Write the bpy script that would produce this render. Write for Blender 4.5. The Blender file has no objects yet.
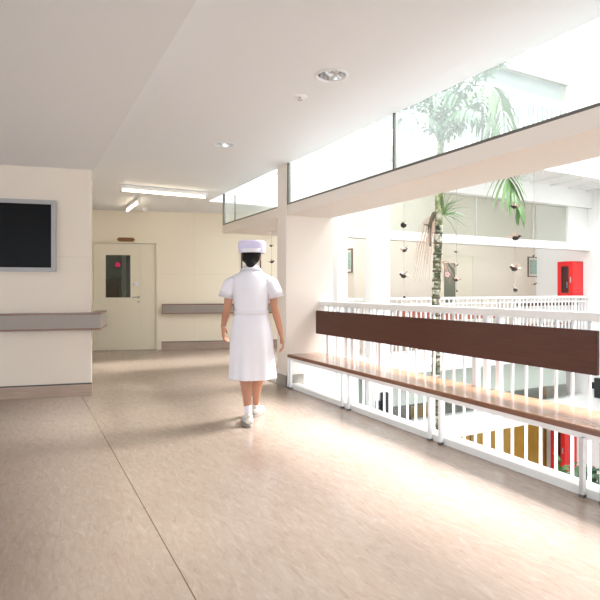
import bpy, bmesh, math, random
from mathutils import Vector, Matrix, noise
random.seed(7)
PI = math.pi
scn = bpy.context.scene
C = scn.collection

# ------------------------------------------------------------------ camera
cam_d = bpy.data.cameras.new('camera'); cam = bpy.data.objects.new('camera', cam_d); C.objects.link(cam)
cam.location = (0, 0, 1.2); cam.rotation_euler = (PI/2, 0, 0)
cam_d.sensor_width = 36; cam_d.lens = 520/600*36; cam_d.shift_y = -11/600; cam_d.clip_end = 200
scn.camera = cam
# ------------------------------------------------------------------ light
TH = math.atan2(.4715, .8819)
w = bpy.data.worlds.new('sky'); scn.world = w; w.use_nodes = True
wb = w.node_tree.nodes['Background']; wb.inputs[0].default_value = (.83, .915, 1.0, 1); wb.inputs[1].default_value = 3.5
def add_sun(elev, strength, ang, du):
    sd = bpy.data.lights.new('sun', 'SUN'); so = bpy.data.objects.new('sun', sd); C.objects.link(so)
    sd.energy = strength; sd.angle = math.radians(ang); sd.color = (.96, .975, 1.0)
    e = math.radians(elev)
    # light travels towards -v (the corridor) and down
    dv, duu, dz = -math.cos(e)*math.cos(du), math.cos(e)*math.sin(du), -math.sin(e)
    d = Vector((-.4715*duu + .8819*dv, .8819*duu + .4715*dv, dz))
    so.rotation_euler = d.to_track_quat('-Z', 'Y').to_euler(); so.location = (8, 4, 12)
add_sun(50, 14.5, 20, math.radians(5))
vs = scn.view_settings; vs.view_transform = 'Standard'; vs.look = 'None'; vs.gamma = 1; vs.use_curve_mapping = False; vs.exposure = 0.56
scn.display_settings.display_device = 'sRGB'

# ------------------------------------------------------------------ materials
def mat(name, col, rough=.6, spec=.5, metal=0, emit=None, bump=0, bscale=200, var=0, vscale=6, coat=0):
    m = bpy.data.materials.new(name); m.use_nodes = True; nt = m.node_tree; b = nt.nodes['Principled BSDF']
    b.inputs['Base Color'].default_value = (*col, 1); b.inputs['Roughness'].default_value = rough
    b.inputs['Specular IOR Level'].default_value = spec; b.inputs['Metallic'].default_value = metal
    b.inputs['Coat Weight'].default_value = coat
    if var or bump:
        tc = nt.nodes.new('ShaderNodeTexCoord')
    if var:
        n = nt.nodes.new('ShaderNodeTexNoise'); n.inputs['Scale'].default_value = vscale; n.inputs['Detail'].default_value = 5
        r = nt.nodes.new('ShaderNodeMix'); r.data_type = 'RGBA'
        r.inputs[6].default_value = (*[c*(1-var) for c in col], 1); r.inputs[7].default_value = (*[min(1, c*(1+var)) for c in col], 1)
        nt.links.new(tc.outputs['Object'], n.inputs['Vector']); nt.links.new(n.outputs['Fac'], r.inputs[0]); nt.links.new(r.outputs[2], b.inputs['Base Color'])
    if bump:
        n = nt.nodes.new('ShaderNodeTexNoise'); n.inputs['Scale'].default_value = bscale
        bp = nt.nodes.new('ShaderNodeBump'); bp.inputs['Strength'].default_value = bump; bp.inputs['Distance'].default_value = .002
        nt.links.new(tc.outputs['Object'], n.inputs['Vector']); nt.links.new(n.outputs['Fac'], bp.inputs['Height']); nt.links.new(bp.outputs[0], b.inputs['Normal'])
    if emit:
        b.inputs['Emission Color'].default_value = (*emit[0], 1); b.inputs['Emission Strength'].default_value = emit[1]
    return m
def wood(name, c1, c2, rough=.35, rotz=0, scale=(1, 1, 1), coat=.3):
    m = bpy.data.materials.new(name); m.use_nodes = True; nt = m.node_tree; b = nt.nodes['Principled BSDF']
    tc = nt.nodes.new('ShaderNodeTexCoord'); mp = nt.nodes.new('ShaderNodeMapping'); mp.vector_type = 'TEXTURE'
    mp.inputs['Rotation'].default_value = (0, 0, rotz)
    mp2 = nt.nodes.new('ShaderNodeMapping'); mp2.inputs['Scale'].default_value = scale
    n = nt.nodes.new('ShaderNodeTexNoise'); n.inputs['Scale'].default_value = 1; n.inputs['Detail'].default_value = 8; n.inputs['Roughness'].default_value = .65
    r = nt.nodes.new('ShaderNodeValToRGB'); r.color_ramp.elements[0].position = .3; r.color_ramp.elements[1].position = .7
    r.color_ramp.elements[0].color = (*c1, 1); r.color_ramp.elements[1].color = (*c2, 1)
    L = nt.links.new
    L(tc.outputs['Object'], mp.inputs[0]); L(mp.outputs[0], mp2.inputs[0]); L(mp2.outputs[0], n.inputs['Vector']); L(n.outputs['Fac'], r.inputs[0]); L(r.outputs[0], b.inputs['Base Color'])
    b.inputs['Roughness'].default_value = rough; b.inputs['Coat Weight'].default_value = coat; b.inputs['Coat Roughness'].default_value = .15
    return m
def glass(name, tint, haze=.1, refl=1.0):
    m = bpy.data.materials.new(name); m.use_nodes = True; nt = m.node_tree; nt.nodes.clear()
    out = nt.nodes.new('ShaderNodeOutputMaterial'); t = nt.nodes.new('ShaderNodeBsdfTransparent'); t.inputs[0].default_value = (*tint, 1)
    g = nt.nodes.new('ShaderNodeBsdfGlossy'); g.inputs['Roughness'].default_value = .02
    d = nt.nodes.new('ShaderNodeBsdfTranslucent'); d.inputs[0].default_value = (.93, .97, .95, 1)
    f0 = nt.nodes.new('ShaderNodeLayerWeight'); f0.inputs[0].default_value = .5
    f = nt.nodes.new('ShaderNodeMath'); f.operation = 'POWER'; f.inputs[1].default_value = 4.5; nt.links.new(f0.outputs['Facing'], f.inputs[0])
    f2 = nt.nodes.new('ShaderNodeMath'); f2.operation = 'MULTIPLY_ADD'; f2.inputs[1].default_value = .9; f2.inputs[2].default_value = .04; nt.links.new(f.outputs[0], f2.inputs[0]); f = f2
    a = nt.nodes.new('ShaderNodeMixShader'); a.inputs[0].default_value = haze; bb = nt.nodes.new('ShaderNodeMixShader')
    mu = nt.nodes.new('ShaderNodeMath'); mu.operation = 'MULTIPLY'; mu.inputs[1].default_value = refl
    L = nt.links.new
    L(t.outputs[0], a.inputs[1]); L(d.outputs[0], a.inputs[2]); L(f.outputs[0], mu.inputs[0]); L(mu.outputs[0], bb.inputs[0])
    L(a.outputs[0], bb.inputs[1]); L(g.outputs[0], bb.inputs[2]); L(bb.outputs[0], out.inputs[0])
    return m
def paint(name, col, joints=None, rotz=0, rough=.55):
    """painted panelled wall; joints = (spacing_x, spacing_z, offset_x, offset_z) of hairline grooves"""
    m = mat(name, col, rough, .35, bump=.05, bscale=60)
    if joints:
        nt = m.node_tree; b = nt.nodes['Principled BSDF']; L = nt.links.new
        tc = [n for n in nt.nodes if n.type == 'TEX_COORD'][0]
        mp = nt.nodes.new('ShaderNodeMapping'); mp.vector_type = 'TEXTURE'; mp.inputs['Rotation'].default_value = (0, 0, rotz)
        L(tc.outputs['Object'], mp.inputs[0]); sp = nt.nodes.new('ShaderNodeSeparateXYZ'); L(mp.outputs[0], sp.inputs[0])
        def line(o, sp_, off):
            a = nt.nodes.new('ShaderNodeMath'); a.operation = 'ADD'; a.inputs[1].default_value = off; L(o, a.inputs[0])
            p = nt.nodes.new('ShaderNodeMath'); p.operation = 'PINGPONG'; p.inputs[1].default_value = sp_/2; L(a.outputs[0], p.inputs[0])
            l = nt.nodes.new('ShaderNodeMath'); l.operation = 'LESS_THAN'; l.inputs[1].default_value = .0035; L(p.outputs[0], l.inputs[0]); return l.outputs[0]
        a = line(sp.outputs[0], joints[0], joints[2]); c = line(sp.outputs[2], joints[1], joints[3])
        mx = nt.nodes.new('ShaderNodeMath'); mx.operation = 'MAXIMUM'; L(a, mx.inputs[0]); L(c, mx.inputs[1])
        r = nt.nodes.new('ShaderNodeMix'); r.data_type = 'RGBA'; r.inputs[6].default_value = (*col, 1); r.inputs[7].default_value = (*[x*.88 for x in col], 1)
        L(mx.outputs[0], r.inputs[0]); L(r.outputs[2], b.inputs['Base Color'])
    return m
def floor_mat():
    m = bpy.data.materials.new('vinyl_floor'); m.use_nodes = True; nt = m.node_tree; b = nt.nodes['Principled BSDF']; L = nt.links.new
    tc = nt.nodes.new('ShaderNodeTexCoord'); mp = nt.nodes.new('ShaderNodeMapping'); mp.vector_type = 'TEXTURE'; mp.inputs['Rotation'].default_value = (0, 0, TH)
    L(tc.outputs['Object'], mp.inputs[0])
    m2 = nt.nodes.new('ShaderNodeMapping'); m2.inputs['Scale'].default_value = (34, 9, 1); m2.inputs['Rotation'].default_value = (0, 0, .25); L(mp.outputs[0], m2.inputs[0])
    n = nt.nodes.new('ShaderNodeTexNoise'); n.inputs['Scale'].default_value = 1; n.inputs['Detail'].default_value = 7; n.inputs['Roughness'].default_value = .7; n.inputs['Distortion'].default_value = .8; L(m2.outputs[0], n.inputs['Vector'])
    r = nt.nodes.new('ShaderNodeValToRGB'); e = r.color_ramp.elements
    e[0].position = .28; e[0].color = (.285, .205, .155, 1); e[1].position = .74; e[1].color = (.425, .345, .285, 1)
    k = e.new(.42); k.color = (.34, .255, .20, 1); k = e.new(.58); k.color = (.37, .285, .228, 1)
    L(n.outputs['Fac'], r.inputs[0])
    n2 = nt.nodes.new('ShaderNodeTexNoise'); n2.inputs['Scale'].default_value = 1.3; n2.inputs['Detail'].default_value = 4; L(mp.outputs[0], n2.inputs['Vector'])
    mx = nt.nodes.new('ShaderNodeMix'); mx.data_type = 'RGBA'; mx.blend_type = 'MULTIPLY'; mx.inputs[0].default_value = .35
    r2 = nt.nodes.new('ShaderNodeValToRGB'); r2.color_ramp.elements[0].color = (.8, .78, .76, 1); r2.color_ramp.elements[0].position = .35; r2.color_ramp.elements[1].position = .65
    L(n2.outputs['Fac'], r2.inputs[0]); L(r.outputs[0], mx.inputs[6]); L(r2.outputs[0], mx.inputs[7])
    sp = nt.nodes.new('ShaderNodeSeparateXYZ'); L(mp.outputs[0], sp.inputs[0])
    def seam(o, pos):
        a = nt.nodes.new('ShaderNodeMath'); a.operation = 'SUBTRACT'; a.inputs[1].default_value = pos; L(o, a.inputs[0])
        c = nt.nodes.new('ShaderNodeMath'); c.operation = 'ABSOLUTE'; L(a.outputs[0], c.inputs[0])
        l = nt.nodes.new('ShaderNodeMath'); l.operation = 'LESS_THAN'; l.inputs[1].default_value = .0028; L(c.outputs[0], l.inputs[0]); return l.outputs[0]
    s1 = seam(sp.outputs[0], SEAM)
    mx2 = nt.nodes.new('ShaderNodeMix'); mx2.data_type = 'RGBA'; mx2.inputs[7].default_value = (.14, .085, .055, 1); L(s1, mx2.inputs[0]); L(mx.outputs[2], mx2.inputs[6])
    L(mx2.outputs[2], b.inputs['Base Color'])
    b.inputs['Roughness'].default_value = .2; b.inputs['Specular IOR Level'].default_value = .5
    return m
SEAM = .592
M = dict(
    floor=floor_mat(),
    ceil=mat('ceiling_paint', (.865, .875, .885), .7, .25, bump=.03),
    ceil2=mat('lower_ceiling_paint', (.80, .79, .78), .7, .25, bump=.03),
    cream=paint('cream_paint', (.84, .765, .655)),
    farwall=paint('cream_far_panels', (.90, .81, .66), (3.0, 1.35, -1.93, -.15), math.radians(11)),
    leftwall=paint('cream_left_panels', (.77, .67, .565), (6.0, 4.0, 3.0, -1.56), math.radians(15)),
    white=mat('white_paint', (.86, .85, .825), .5, .4),
    white_gloss=mat('white_metal_paint', (.88, .88, .88), .3, .5),
    beam=paint('beam_paint', (.82, .74, .66)),
    door=mat('door_paint', (.84, .775, .63), .45, .4),
    darkframe=mat('grey_aluminium', (.16, .15, .135), .35, .5, .6),
    alu=mat('aluminium', (.55, .55, .55), .3, .5, .9),
    tile=mat('grey_tile', (.30, .27, .23), .3, .5, var=.15, vscale=12),
    baseb=wood('brown_skirting_vinyl', (.33, .22, .16), (.46, .33, .25), .3, 0, (3, 3, 40), .2),
    black=mat('black_line', (.02, .02, .022), .4),
    screen=mat('black_screen', (.0025, .0025, .003), .35, .12),
    tvframe=mat('silver_grey_frame', (.40, .38, .38), .4, .4),
    bumper=mat('grey_brown_laminate', (.33, .28, .24), .4, .4, var=.12, vscale=150),
    trimwood=wood('trim_wood', (.14, .05, .022), (.22, .085, .04), .3, 0, (30, 4, 60)),
    seatwood=wood('seat_wood', (.30, .13, .06), (.46, .22, .11), .22, TH, (34, 3, 34), .6),
    darkwood=wood('dark_wood', (.062, .017, .007), (.095, .027, .011), .55, TH, (60, 3, 60), 0),
    legpaint=mat('grey_leg_paint', (.60, .58, .57), .35, .5, var=.12, vscale=20),
    brass=mat('brass', (.36, .20, .045), .3, .5, .8, var=.2, vscale=30),
    doorglass=glass('door_pane', (.75, .80, .78), 0, 1.2),
    glass=glass('strip_glass', (.96, .98, .97), .045, .8),
    glassfar=glass('far_strip_glass', (.90, .92, .90), .10, .8),
    pink=mat('pink_card', (.85, .03, .20), .5, emit=None),
    redcab=mat('red_enamel', (.72, .018, .02), .3, .5),
    redin=mat('extinguisher_red', (.60, .02, .02), .25),
    darkin=mat('dark_interior', (.07, .075, .065), .6),
    ochre=wood('ochre_laminate', (.50, .27, .035), (.62, .36, .06), .35, 0, (10, 10, 2), .2),
    brownin=wood('brown_cabinet', (.12, .045, .02), (.2, .08, .035), .4, 0, (20, 20, 3)),
    terracotta=wood('terracotta_board', (.42, .11, .06), (.5, .15, .09), .4, 0, (20, 20, 20)),
    bark=mat('palm_bark', (.26, .24, .18), .85, .2, var=1.0, vscale=16, bump=.6, bscale=60),
    barkring=mat('palm_bark_ring', (.085, .075, .05), .9, .2, var=.4, vscale=30),
    bark2=mat('palm_green_bark', (.26, .32, .10), .7, .3, var=.3, vscale=10),
    leaf=mat('palm_leaf', (.045, .10, .04), .4, .5, var=.4, vscale=3),
    leaf2=mat('fresh_leaf', (.085, .17, .045), .4, .5, var=.35, vscale=3),
    root=mat('dry_root', (.42, .29, .22), .9, .1, var=.3),
    flower=mat('pink_flower', (.85, .35, .35), .6),
    pot=mat('clay_pot', (.40, .2, .12), .7), soil=mat('soil', (.04, .025, .015), .9),
    seed=mat('dark_seed', (.028, .016, .012), .45, .4, var=.5, vscale=60),
    husk=mat('pale_husk', (.55, .38, .28), .8, .2, var=.3, vscale=60),
    string=mat('string', (.45, .40, .35), .8),
    skin=mat('skin', (.50, .235, .14), .5, .4, var=.06, vscale=12),
    hair=mat('black_hair', (.010, .007, .006), .6, .2, bump=.5, bscale=120),
    dress=mat('white_uniform', (.80, .77, .81), .8, .2, var=.03, vscale=14),
    cap=mat('lavender_cap', (.68, .62, .80), .75, .2),
    sock=mat('white_sock', (.78, .74, .78), .9, .1), shoe=mat('white_shoe', (.66, .62, .56), .55, .3), sole=mat('shoe_sole', (.35, .30, .25), .7),
    tube=mat('lit_tube', (.9, .9, .85), .3, emit=((1, .86, .62), 7)),
    chrome=mat('chrome', (.75, .75, .75), .12, .5, 1), bulb=mat('lamp_glass', (.9, .92, .9), .15, .5),
    canvas=mat('picture_print', (.35, .5, .42), .5, var=.5, vscale=18), mount=mat('picture_mount', (.75, .74, .66), .6), frame=mat('picture_frame', (.13, .08, .05), .4),
    speaker=mat('black_plastic', (.02, .022, .025), .5),
    paper=mat('paper', (.82, .84, .95), .7), lowfloor=mat('lower_floor_vinyl', (.34, .30, .25), .3, var=.1), grey=mat('grey_blue_panel', (.27, .29, .29), .4),
)

def mottle(name, cols, scale, stretch):
    m = bpy.data.materials.new(name); m.use_nodes = True; nt = m.node_tree; b = nt.nodes['Principled BSDF']; L = nt.links.new
    tc = nt.nodes.new('ShaderNodeTexCoord'); mp = nt.nodes.new('ShaderNodeMapping'); mp.inputs['Scale'].default_value = (1, 1, stretch)
    n = nt.nodes.new('ShaderNodeTexNoise'); n.inputs['Scale'].default_value = scale; n.inputs['Detail'].default_value = 6; n.inputs['Roughness'].default_value = .7
    r = nt.nodes.new('ShaderNodeValToRGB'); e = r.color_ramp.elements
    e[0].position = .40; e[0].color = (*cols[0], 1); e[1].position = .62; e[1].color = (*cols[-1], 1)
    for p, c in zip((.47, .54), cols[1:-1]): k = e.new(p); k.color = (*c, 1)
    L(tc.outputs['Object'], mp.inputs[0]); L(mp.outputs[0], n.inputs['Vector']); L(n.outputs['Fac'], r.inputs[0]); L(r.outputs[0], b.inputs['Base Color'])
    b.inputs['Roughness'].default_value = .85; return m
M['bark'] = mottle('mottled_palm_bark', [(.025, .022, .016), (.06, .085, .03), (.22, .20, .14), (.62, .58, .50)], 9, 1.6)
M['bark2'] = mottle('mottled_green_bark', [(.06, .08, .03), (.13, .17, .06), (.30, .30, .18), (.60, .58, .48)], 9, 1.0)
# ------------------------------------------------------------------ frames & builders
def FB(p): return Vector((-.4715*p[1] + .8819*p[0], .8819*p[1] + .4715*p[0], p[2]))       # (v, u, z) of the building grid
ca, sa = math.cos(math.radians(11)), math.sin(math.radians(11))
def FF(p): return Vector((-4.02 + ca*p[0] - sa*p[1], 10.06 + sa*p[0] + ca*p[1], p[2]))     # along the far wall
cb, sb = math.cos(math.radians(15)), math.sin(math.radians(15))
def FL(p): return Vector((-2.37 + cb*p[0] - sb*p[1], 5.89 + sb*p[0] + cb*p[1], p[2]))      # along the left wall, 0 at its corner
def FW(p): return Vector(p)
def at(px, y=None, **k):
    """point on the ray of a pixel column at building depth u or v"""
    s = (px-300)/520
    if 'u' in k: y = k['u']/(.8819-.4715*s)
    if 'v' in k: y = k['v']/(.8819*s+.4715)
    x = s*y; return x, y, .8819*x+.4715*y, -.4715*x+.8819*y       # x, y, v, u
class MB:
    def __init__(s, F=FW): s.bm = bmesh.new(); s.F = F; s.mi = 0
    def v(s, p): return s.bm.verts.new(s.F(p))
    def face(s, vs):
        try:
            f = s.bm.faces.new(vs); f.material_index = s.mi; return f
        except ValueError: return None
    def box(s, x0, x1, y0, y1, z0, z1):
        P = [s.v((x, y, z)) for z in (z0, z1) for x, y in ((x0, y0), (x1, y0), (x1, y1), (x0, y1))]
        for q in ((3, 2, 1, 0), (4, 5, 6, 7), (0, 1, 5, 4), (1, 2, 6, 5), (2, 3, 7, 6), (3, 0, 4, 7)): s.face([P[i] for i in q])
        return s
    def rings(s, R, cap=True, closed=True):
        V = [[s.v(p) for p in r] for r in R]; n = len(R[0])
        for a, b in zip(V, V[1:]):
            for i in range(n if closed else n-1): s.face([a[i], a[(i+1) % n], b[(i+1) % n], b[i]])
        if cap and closed: s.face(V[0][::-1]); s.face(V[-1])
        return s
    def tube(s, pts, rad, n=8):
        pts = [Vector(p) for p in pts]; R = []
        rad = rad if isinstance(rad, (list, tuple)) else [rad]*len(pts)
        up = Vector((0, 0, 1))
        d0 = (pts[1]-pts[0]).normalized()
        if abs(d0.dot(up)) > .9: up = Vector((1, 0, 0))
        for i, p in enumerate(pts):
            d = (pts[min(i+1, len(pts)-1)]-pts[max(i-1, 0)]).normalized()
            a = d.cross(up).normalized(); b = a.cross(d).normalized(); up = b
            R.append([p + (a*math.cos(t)+b*math.sin(t))*rad[i] for t in [2*PI*k/n for k in range(n)]])
        return s.rings(R)
    def ell(s, c, r, n=16, m=10, rot=None):
        c = Vector(c); R = []
        for j in range(m+1):
            a = PI*(j+.02 if j == 0 else j-.02 if j == m else j)/m
            ring = []
            for i in range(n):
                t = 2*PI*i/n; p = Vector((r[0]*math.sin(a)*math.cos(t), r[1]*math.sin(a)*math.sin(t), -r[2]*math.cos(a)))
                if rot: p = rot @ p
                ring.append(c+p)
            R.append(ring)
        return s.rings(R)
    def lathe(s, c, prof, n=32):
        return s.rings([[(c[0]+r*math.cos(2*PI*k/n), c[1]+r*math.sin(2*PI*k/n), c[2]+z) for k in range(n)] for r, z in prof], cap=False)
    def build(s, name, m, parent=None, bevel=0, smooth=False, mods=None, origin=None):
        bm = s.bm
        bmesh.ops.recalc_face_normals(bm, faces=bm.faces[:])
        if bevel:
            bmesh.ops.bevel(bm, geom=[e for e in bm.edges if e.calc_face_angle(0) > .6], offset=bevel, segments=2, affect='EDGES', clamp_overlap=True)
        if origin is None:
            if parent is not None: origin = wloc(parent)
            else:
                xs = [v.co for v in bm.verts]; lo = [min(c[i] for c in xs) for i in range(3)]; hi = [max(c[i] for c in xs) for i in range(3)]
                origin = Vector(((lo[0]+hi[0])/2, (lo[1]+hi[1])/2, lo[2]))
        bm.transform(Matrix.Translation(-Vector(origin)))
        me = bpy.data.meshes.new(name); bm.to_mesh(me); bm.free()
        for q in (m if isinstance(m, (list, tuple)) else [m]): me.materials.append(q)
        if smooth:
            for p in me.polygons: p.use_smooth = True
        o = bpy.data.objects.new(name, me); C.objects.link(o)
        if parent is not None: o.parent = parent
        else: o.location = origin
        return o
def wloc(o):
    l = Vector((0, 0, 0))
    while o is not None: l += o.location; o = o.parent
    return l
def tag(o, label=None, cat=None, group=None, kind=None):
    if label: o['label'] = label
    if cat: o['category'] = cat
    if group: o['group'] = group
    if kind: o['kind'] = kind
    return o
def thing(name, loc, label, cat, group=None):
    o = bpy.data.objects.new(name, None); C.objects.link(o); o.location = loc; o.empty_display_size = .1
    return tag(o, label, cat, group)
def struct(name, mb, m, label, cat, **k):
    return tag(mb.build(name, m, **k), label, cat, kind='structure')
def sthing(name, loc, label, cat): return tag(thing(name, loc, label, cat), kind='structure')
def copy_tree(o, parent=None):
    c = o.copy(); C.objects.link(c); c.parent = parent
    for ch in list(o.children): copy_tree(ch, c)
    return c
def blob(name, m, segs, vox=.006, parent=None, smooth_it=4, F=FW, origin=None):
    """one continuous surface around tapered segments (p0, r0, p1, r1) and ellipsoids (c, (rx,ry,rz))"""
    mb = MB(F)
    for s in segs:
        if len(s) == 2: mb.ell(s[0], s[1], 20, 12); continue
        p0, r0, p1, r1 = s; p0 = Vector(p0); p1 = Vector(p1); L = (p1-p0).length
        mb.ell(p0, (r0,)*3, 14, 8); mb.ell(p1, (r1,)*3, 14, 8)
        n = 2; mb.tube([p0.lerp(p1, i/n) for i in range(n+1)], [r0+(r1-r0)*i/n for i in range(n+1)], 14)
    bmesh.ops.recalc_face_normals(mb.bm, faces=mb.bm.faces[:])
    o = mb.build(name, m, parent, origin=origin)
    r = o.modifiers.new('r', 'REMESH'); r.mode = 'VOXEL'; r.voxel_size = vox
    k = o.modifiers.new('s', 'SMOOTH'); k.iterations = smooth_it; k.factor = .5
    bpy.context.view_layer.update()
    dg = bpy.context.evaluated_depsgraph_get(); me = bpy.data.meshes.new_from_object(o.evaluated_get(dg))
    o.modifiers.clear(); o.data = me
    for p in me.polygons: p.use_smooth = True
    return o

# ------------------------------------------------------------------ setting
# corridor floor and the end walkway
mb = MB(FB)
def poly_slab(mb, pts, z0, z1):
    a = [mb.v((*p, z0)) for p in pts]; b = [mb.v((*p, z1)) for p in pts]
    mb.face(a[::-1]); mb.face(b)
    for i in range(len(pts)): mb.face([a[i], a[(i+1) % len(pts)], b[(i+1) % len(pts)], b[i]])
poly_slab(mb, [(-7, -6), (2.87, -6), (2.87, 7.3), (12, 7.3), (12, 12), (-7, 12)], -.3, 0)
struct('floor', mb, M['floor'], 'beige streaky vinyl corridor floor with a long seam', 'floor', origin=(0, 0, 0))
# ceilings
def with_holes(mb, name, m, label, holes, zc):
    o = mb.build(name, m, origin=(0, 0, 0)); tag(o, label, 'ceiling', kind='structure')
    h = MB(FW)
    for (x, y, r) in holes: h.rings([[(x+r*math.cos(2*PI*k/32), y+r*math.sin(2*PI*k/32), z) for k in range(32)] for z in (zc-.05, zc+.14)])
    c = h.build('cutter', m, origin=(0, 0, 0))
    md = o.modifiers.new('b', 'BOOLEAN'); md.object = c; md.operation = 'DIFFERENCE'; md.solver = 'EXACT'
    bpy.context.view_layer.update(); dg = bpy.context.evaluated_depsgraph_get()
    me = bpy.data.meshes.new_from_object(o.evaluated_get(dg)); o.modifiers.clear(); o.data = me
    bpy.data.objects.remove(c)
    return o
DL = [(.226, 3.726, .105), (-.794, 5.506, .10)]
mb = MB(FB); poly_slab(mb, [(.72, -6), (2.87, -6), (2.87, 8.74), (5.0, 8.74), (5.0, 12), (.72, 12)], 2.73, 3.05)
with_holes(mb, 'ceiling', M['ceil'], 'smooth white corridor ceiling with recessed downlights', DL, 2.73)
mb = MB(FB); mb.box(-7, .72, -6, 6.9, 2.55, 3.05)
struct('ceiling_lower', mb, M['ceil2'], 'lowered white ceiling along the left side', 'ceiling')
# left wall block (facing the viewer) and its return along the corridor
mb = MB(FL); mb.box(-6, 0, 0, .12, 0, 2.56)
struct('wall_left', mb, M['leftwall'], 'cream panelled wall carrying the dark wall screen', 'wall', origin=FL((0, 0, 0)))
mb = MB(FB); mb.box(.57, .687, 6.35, 11.3, 0, 2.73)
struct('wall_left_return', mb, M['cream'], 'cream side wall running back from the corner', 'wall')
# far wall with a door opening
mb = MB(FF)
mb.box(-.6, 0.0, 0, .14, 0, 2.73); mb.box(1.22, 5.2, 0, .14, 0, 2.73); mb.box(0.0, 1.22, 0, .14, 2.12, 2.73)
struct('wall_far', mb, M['farwall'], 'cream panelled wall at the corridor end with double door', 'wall', origin=FF((0, 0, 0)))
# shell behind the camera: rear and side walls, their openings added for fill light
mb = MB(FB); mb.box(-7, 2.87, -6.15, -6, 0, .25); mb.box(-7, 2.87, -6.15, -6, 2.5, 3.05)
for v0 in (-7, -4.3, -1.6, 1.1, 2.6): mb.box(v0, v0+.12, -6.15, -6, .25, 2.5)
struct('wall_rear', mb, M['cream'], 'cream wall behind the viewpoint with openings added for fill light', 'wall')
mb = MB(FB); mb.box(-7.15, -7, -6, 6, 0, .9); mb.box(-7.15, -7, -6, 6, 1.9, 3.05)
for u0 in (-6, -3, 0, 3, 5.9): mb.box(-7.15, -7, u0, u0+.12, .9, 1.9)
struct('wall_side', mb, M['cream'], 'cream wall on the far left side with openings added for fill light', 'wall')  # openings put in to let fill light into the corridor

# skirtings
def skirting(F, x0, x1, z, name, y0=-.014, m=None):
    mb = MB(F); mb.mi = 0; mb.box(x0, x1, y0, 0.0, 0, z); mb.mi = 1; mb.box(x0, x1, y0-.002, 0, z, z+.012)
    return struct(name, mb, [M['baseb'], M['black']], 'brown vinyl skirting with a dark top line', 'skirting')
skirting(FL, -6, .014, .128, 'baseboard_left')
skirting(FF, 1.30, 5.0, .145, 'baseboard_far')

# columns and the beam over the bench
def column(v0, v1, u0, u1, z0, z1, label, m='cream', name='column'):
    mb = MB(FB); mb.box(v0, v1, u0, u1, z0, z1)
    return struct(name, mb, M[m], label, 'column')
column(2.83, 3.50, 5.65, 5.90, -.3, 2.73, 'wide cream column at the end of the wooden bench', 'beam')
mb = MB(FB); mb.box(2.818, 2.83, 5.638, 5.90, 0, .15); mb.box(2.818, 3.07, 5.638, 5.65, 0, .15)
struct('baseboard_column', mb, M['tile'], 'grey tile skirting around the foot of the wide column', 'skirting')
mb = MB(FB); mb.box(2.84, 3.47, -6, 5.65, 2.10, 2.22)
struct('beam', mb, M['beam'], 'cream beam above the bench railing', 'beam')
mb = MB(FB); mb.box(2.84, 3.47, 5.90, 7.97, 2.10, 2.22)
struct('beam', mb, M['beam'], 'short cream beam end beyond the wide column', 'beam')
mb = MB(FB); mb.box(3.47, 5.0, 7.62, 7.97, 2.10, 2.22)
struct('beam', mb, M['beam'], 'cream cross beam turning from the short beam end', 'beam')
mb = MB(FB); mb.box(2.6, 2.84, -6, 8.7, 3.05, 9.6)
struct('wall_above', mb, M['white'], 'unseen white wall of the storeys above the corridor, added to cut sky light', 'wall')  # unseen upper wall, put in to keep sky light off the atrium
mb = MB(FB); mb.box(2.87, 11.5, -6.15, -6, -3.75, 9.6)
struct('wall_front', mb, M['white'], 'unseen white end wall of the atrium behind the viewpoint, added to cut sky light', 'wall')  # unseen wall, put in to block sky light from the near end
mb = MB(FB); mb.box(2.84, 11.5, -6, .2, 7.4, 7.6)
struct('ceiling_sky_block', mb, M['white'], 'unseen roof slab added over the near end of the atrium to cut sky light', 'roof')  # unseen slab added to shade the atrium from part of the sky
# kerb and outer ledge carrying the railing
mb = MB(FB); mb.box(2.87, 2.99, -6, 5.65, -.3, .05); mb.box(2.99, 3.37, -6, 5.65, -.3, -.10); mb.box(2.87, 2.99, 5.90, 7.3, -.3, .05); mb.box(2.99, 3.37, 5.9, 7.3, -.3, -.10)
struct('trim_1', mb, M['white'], 'white kerb and slab edge under the railing', 'kerb')

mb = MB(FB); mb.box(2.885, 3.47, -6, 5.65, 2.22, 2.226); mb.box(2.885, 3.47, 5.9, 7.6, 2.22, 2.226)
struct('trim_8', mb, mat('bounce_absorber', (.20, .20, .20), .6), 'grey flashing added to cut bounce light from the top of the beam outside the glass strip', 'absorber')  # unseen dark strip, added to cut bounce light onto the ceiling
mb = MB(FB); mb.box(3.6, 10.8, 7.5, 7.55, -.93, -.3)
struct('trim_9', mb, M['white'], 'white blind added to brighten the glass strip below the far walkway', 'backing')  # panel added to lighten the shaded area behind this glass strip
# glass strips over the beam
def strip(idx, v0, u0, v1, u1, z0, z1, mull, label, g='glass', fr=True, endframe=(True, False)):
    """glass strip from (v0,u0) to (v1,u1)"""
    a = Vector((v0, u0, 0)); b = Vector((v1, u1, 0)); d = (b-a).normalized(); L = (b-a).length; n = Vector((-d.y, d.x, 0))
    def F(p): q = a + d*p[0] + n*p[1]; return FB((q.x, q.y, p[2]))
    t = sthing('window_%d' % idx, FB((v0, u0, z0)), label, 'window')
    MB(F).box(.0, L, -.004, .004, z0, z1).build('pane', M[g], t)
    if fr:
        MB(F).box(0, L, -.02, .02, z0, z0+.022).build('window_frame', M['darkframe'], t)
        if endframe[0]: MB(F).box(0, .022, -.02, .02, z0, z1).build('window_frame', M['darkframe'], t)
        if endframe[1]: MB(F).box(L-.022, L, -.02, .02, z0, z1).build('window_frame', M['darkframe'], t)
    for x in mull: MB(F).box(x-.008, x+.008, -.015, .015, z0, z1).build('mullion', M['darkframe' if fr else 'alu'], t)
    return t
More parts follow.
